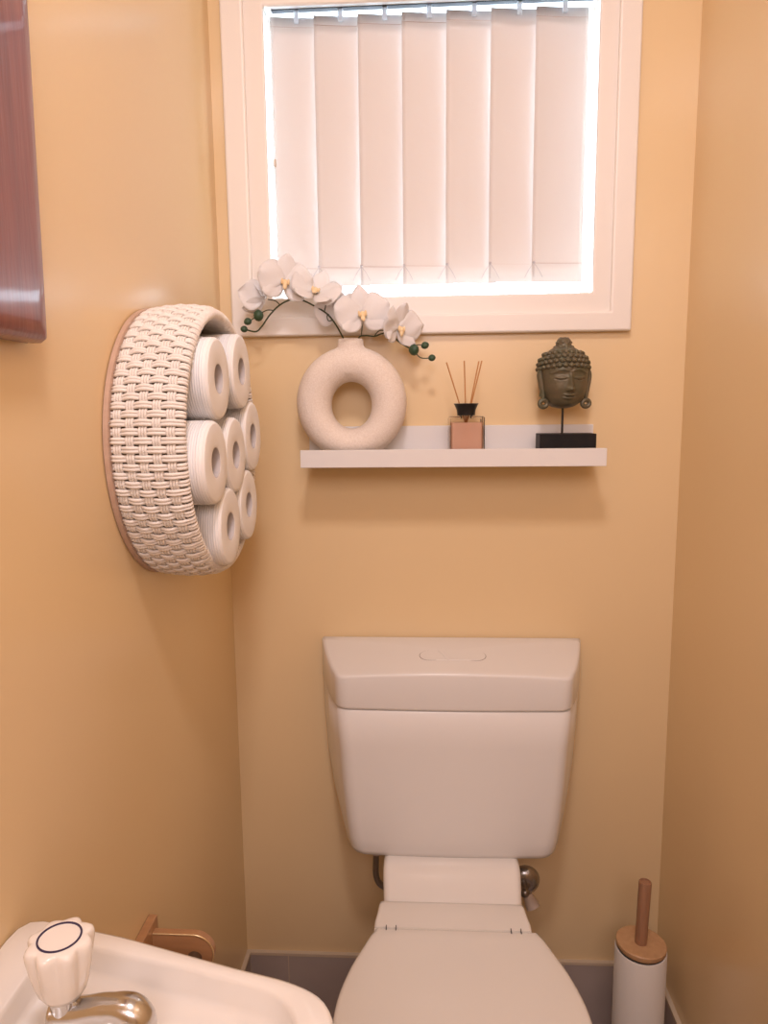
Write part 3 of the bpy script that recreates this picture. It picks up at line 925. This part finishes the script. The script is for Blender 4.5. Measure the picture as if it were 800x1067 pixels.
# under-cistern inlet on the left
mb = MB().tube(smooth_path([(-0.0945, -0.10, 0.447), (-0.0955, -0.10, 0.43), (-0.0975, -0.10, 0.395), (-0.0970, -0.10, 0.368), (-0.088, -0.10, 0.349), (-0.060, -0.10, 0.335)], 5), 0.0062, 10)
build('inlet_pipe', mb, DULLMETAL, wc)
mb = MB().lathe([(0.0125, 0), (0.0135, 0.002), (0.0135, 0.038), (0.012, 0.040)], (-0.0945, -0.10, 0.4190), seg=12)
build('inlet_nut', mb, FITTING, wc)

# ------------------------------------------------------------------ stop valve on the back wall
vx, vz = 0.2135, 0.3000
sv = thing('stop_valve', 'chrome stop valve on back wall to the right of the toilet neck', 'valve', (vx, 0, vz))
build('wall_flange', MB().lathe([(0.0315, -0.0005), (0.0315, -0.004), (0.0288, -0.011), (0.0210, -0.0170), (0.011, -0.020)], (vx, 0, vz), 'y', 36), mat('flange_metal', (0.42, 0.40, 0.38), 0.25, metallic=0.9), sv)
build('valve_body', MB().tube([(vx - .006, -0.012, vz), (vx - .006, -0.046, vz)], 0.0085, 16).sphere((vx - .006, -0.046, vz), 0.0098, 16, 10), DULLMETAL, sv)
mb = MB().tube([(vx + .000, -0.042, vz - .006), (vx + .0075, -0.048, vz - 0.022), (vx + 0.0115, -0.052, vz - 0.030)], [0.0100, 0.0140, 0.0142], 14)
build('valve_handle', mb, FITTING, sv)
mb = MB().tube([(vx + 0.0105, -0.0512, vz - 0.0285), (vx + 0.0125, -0.0530, vz - 0.0318)], [0.0035, 0.0035], 10)
build('handle_screw', mb, SLOT, sv)
mb = MB().tube(smooth_path([(vx - .010, -0.044, vz + .003), (vx - .028, -0.046, vz + .020), (vx - .075, -0.047, vz + .045)], 5), 0.0050, 10)
build('supply_hose', mb, DULLMETAL, sv)

# ------------------------------------------------------------------ toilet brush
QX, QY, QR, QZ = 0.4110, -0.1610, 0.0475, 0.2760
tb = thing('toilet_brush', 'white cylindrical toilet brush holder with round wooden lid and handle in the corner', 'toilet brush', (QX, QY, FL))
build('canister', MB().lathe([(QR - .003, FL + 0.0005), (QR, FL + 0.004), (QR, QZ - .002), (QR - .001, QZ), (QR - .003, QZ), (QR - .0035, QZ - .004), (QR - .0035, FL + 0.006)], (QX, QY, 0), seg=56), BRUSHW, tb)
lidm = MB().lathe([(QR - .006, -0.004), (QR - .0035, -0.0015), (QR - .0015, 0.001), (QR - .0015, 0.008), (QR - .003, 0.0095), (0.001, 0.0097)], (0, 0, 0), seg=56)
tl = Matrix.Translation((QX, QY, QZ + .003)) @ Matrix.Rotation(math.radians(2.2), 4, 'Y') @ Matrix.Rotation(math.radians(-2.0), 4, 'X')
lidm.v = [tuple(tl @ Vector(p)) for p in lidm.v]
build('lid', lidm, CHIPWOOD, tb)
hm = MB().lathe([(0.0105, 0.006), (0.0110, 0.02), (0.0118, 0.131), (0.0108, 0.134), (0.0090, 0.1345), (0.0085, 0.132), (0.001, 0.1315)], (0, 0, 0), seg=24)
hm.v = [tuple(tl @ Vector(p) + Vector((-.002, -.004, 0))) for p in hm.v]
build('handle', hm, HANDLEWOOD, tb)

# ------------------------------------------------------------------ toilet paper holder
hd = thing('paper_holder', 'varnished wooden toilet roll holder on left wall behind the basin', 'toilet roll holder', (XL, -0.58, 0.575))
box('backplate', (XL + .0003, XL + 0.013, -0.735, -0.508, 0.5100, 0.588), HOLDERWOOD, hd, bevel=0.0015)
for ya in (-0.5250, -0.7220):
    rg = []
    for y, ins in ((ya - 0.0065, 0.002), (ya - 0.005, 0), (ya + 0.005, 0), (ya + 0.0065, 0.002)):
        r = 0.029 - ins; pts = []
        cx_, cz_ = XL + 0.0700, 0.5460
        for k in range(19):
            a = PI / 2 - PI * k / 18
            pts.append((cx_ + r * math.cos(a), y, cz_ + r * math.sin(a)))
        pts += [(XL + 0.0125, y, cz_ - r), (XL + 0.0125, y, cz_ + r)]
        rg.append(pts)
    arm = build('arm', MB().loft(rg), HOLDERWOOD, hd, angle=50)
    e = []
    cx_, cz_ = XL + 0.0700, 0.5460
    for k in range(17):
        a = PI / 2 - PI * k / 16
        e.append((cx_ + 0.0288 * math.cos(a), ya - 0.0060, cz_ + 0.0288 * math.sin(a)))
    e = [(XL + 0.0135, ya - 0.0060, cz_ + 0.0288)] + e
    build('arm_lit_edge', MB().tube(e, 0.0011, 6), LITEDGE, arm)  # bright strip in place of the lit top edge of the arm
build('roll_rod', MB().tube([(XL + 0.0720, -0.722, 0.5400), (XL + 0.0720, -0.512, 0.5400)], 0.0105, 18), mat('dark_dowel', (0.10, 0.06, 0.035), 0.5), hd)

# ------------------------------------------------------------------ hand basin
bs = thing('hand_basin', 'small white wall hung ceramic hand basin in the lower left corner', 'basin', (XL, -1.05, 0.68))
YC = -1.05
far = [(-0.3930, -0.8000), (-0.386, -0.7990), (-0.372, -0.8035), (-0.282, -0.8228), (-0.1636, -0.8566), (-0.1186, -0.8677), (-0.0916, -0.8800), (-0.0795, -0.8914), (-0.0728, -0.9080), (-0.0665, -0.95), (-0.0625, -1.00), (-0.061, YC)]
farI = [(-0.3480, -0.8500), (-0.342, -0.8385), (-0.330, -0.8345), (-0.3128, -0.8363), (-0.2056, -0.8605), (-0.1507, -0.8743), (-0.1240, -0.8840), (-0.1110, -0.8960), (-0.1040, -0.9120), (-0.0960, -0.95), (-0.0905, -1.00), (-0.089, YC)]
farB = [(-0.2550, -0.97), (-0.250, -0.925), (-0.235, -0.9000), (-0.205, -0.8900), (-0.155, -0.8930), (-0.128, -0.9050), (-0.117, -0.925), (-0.110, -0.96), (-0.106, -1.0), (-0.105, YC)]
def mirror(L_):
    return L_ + [(x, 2 * YC - y) for x, y in reversed(L_[:-1])]
def polar(poly, c, n=160):
    out = []
    m = len(poly)
    for k in range(n):
        a = 2 * PI * k / n; dx, dy = math.cos(a), math.sin(a); best = None
        for i in range(m):
            x1, y1 = poly[i]; x2, y2 = poly[(i + 1) % m]
            ex, ey = x2 - x1, y2 - y1
            den = dx * ey - dy * ex
            if abs(den) < 1e-12: continue
            t = ((x1 - c[0]) * ey - (y1 - c[1]) * ex) / den
            s = ((x1 - c[0]) * dy - (y1 - c[1]) * dx) / den
            if t > 0 and -1e-6 <= s <= 1 + 1e-6 and (best is None or t < best): best = t
        out.append((c[0] + dx * best, c[1] + dy * best))
    return out
def soften(o, it=3):
    for _ in range(it):
        n = len(o)
        o = [((o[i - 1][0] + 2 * o[i][0] + o[(i + 1) % n][0]) / 4, (o[i - 1][1] + 2 * o[i][1] + o[(i + 1) % n][1]) / 4) for i in range(n)]
    return o
O_ = soften(polar(mirror(far), (-0.22, YC)), 2)
O_ = [(max(x, XL + 0.0006), y) for x, y in O_]
I_ = soften(polar(mirror(farI), (-0.22, YC)), 3)
B_ = soften(polar(mirror(farB), (-0.18, YC)), 3)
def inset(o, d, c):
    out = []
    for x, y in o:
        v = Vector((x - c[0], y - c[1])); l = v.length
        v *= (l - d) / l
        out.append((c[0] + v.x, c[1] + v.y))
    return out
cO = (-0.22, YC); cB = (-0.18, YC)
zr = 0.8105
Z_ = lambda o, z: [(x, y, z) for x, y in o]
basin = MB().loft([Z_(inset(O_, 0.10, cO), 0.660), Z_(inset(O_, 0.055, cO), 0.69), Z_(inset(O_, 0.012, cO), 0.750), Z_(inset(O_, 0.003, cO), 0.765), Z_(O_, 0.770), Z_(O_, zr - 0.005), Z_(inset(O_, 0.0015, cO), zr - 0.0015), Z_(inset(O_, 0.005, cO), zr),
                   Z_(inset(I_, -0.004, cO), zr), Z_(inset(I_, -0.001, cO), zr - 0.0015), Z_(inset(I_, 0.001, cO), zr - 0.005), Z_(inset(I_, 0.004, cO), 0.790), Z_(inset(I_, 0.010, cO), 0.7835),
                   Z_(inset(B_, -0.004, cB), 0.782), Z_(inset(B_, 0.0, cB), 0.780), Z_(inset(B_, 0.006, cB), 0.770), Z_(inset(B_, 0.016, cB), 0.735), Z_(inset(B_, 0.035, cB), 0.705), Z_(inset(B_, 0.055, cB), 0.695)])
build('bowl', basin, CERAMIC, bs, angle=70)
build('waste', MB().lathe([(0.021, 0), (0.021, 0.002), (0.017, 0.003), (0.006, 0.0015)], (-0.18, YC, 0.695), seg=28), CHROME, bs)

# tap
TX, TY = -0.2940, -0.9120
tap = thing('basin_tap', 'chrome pillar tap with fluted white knob, on the hand basin', 'tap', (TX, TY, 0.783))
build('tap_body', MB().lathe([(0.0225, -0.0006), (0.0225, 0.005), (0.0130, 0.008), (0.0115, 0.012), (0.0115, 0.032), (0.0115, 0.046), (0.008, 0.050)], (TX, TY, 0.783), seg=32), CHROME, tap)
sp = smooth_path([(TX - 0.0125, TY, 0.8105), (TX - 0.0105, TY, 0.8105), (TX - 0.004, TY, 0.8107), (TX + 0.015, TY - .001, 0.8130), (TX + 0.035, TY - .003, 0.8190), (TX + 0.050, TY - .004, 0.8200), (TX + 0.060, TY - .005, 0.8160), (TX + 0.065, TY - .006, 0.8060), (TX + 0.0655, TY - .006, 0.7960)], 5)
n = len(sp)
def spr(i):
    t = i / (n - 1)
    return interp([(0, .002), (.03, .0075), (.08, .0115), (.14, .0130), (.35, .0125), (.55, .0118), (.68, .0140), (.82, .0140), (.92, .0118), (1, .0105)], t)
build('spout', MB().tube(sp, [spr(i) for i in range(n)], 24), CHROME, tap)
kr = []
KZ = 0.8290
for r, h, fl in ((0.0100, 0.000, 0), (0.0150, 0.0010, .0), (0.0190, 0.007, .05), (0.0222, 0.017, .09), (0.0248, 0.030, .13), (0.0268, 0.042, .17), (0.0270, 0.0460, .18), (0.0260, 0.0490, .17), (0.0235, 0.0505, .12), (0.0178, 0.0508, 0.0), (0.010, 0.0510, 0), (0.001, 0.0511, 0)):
    ring = []
    for k in range(96):
        a = 2 * PI * k / 96
        q = (0.5 + 0.5 * math.cos(8 * a + .5)) ** 0.7
        rr_ = r * (1 - fl * (1 - q))
        ring.append((TX + rr_ * math.cos(a), TY + rr_ * math.sin(a), KZ + h))
    kr.append(ring)
build('knob', MB().loft(kr), KNOBW, tap, angle=60)
build('indicator_ring', MB().lathe([(0.0172, 0.0506), (0.0172, 0.0516), (0.0157, 0.0516), (0.0157, 0.0506)], (TX, TY, KZ), seg=48, caps=False), RINGBLUE, tap)
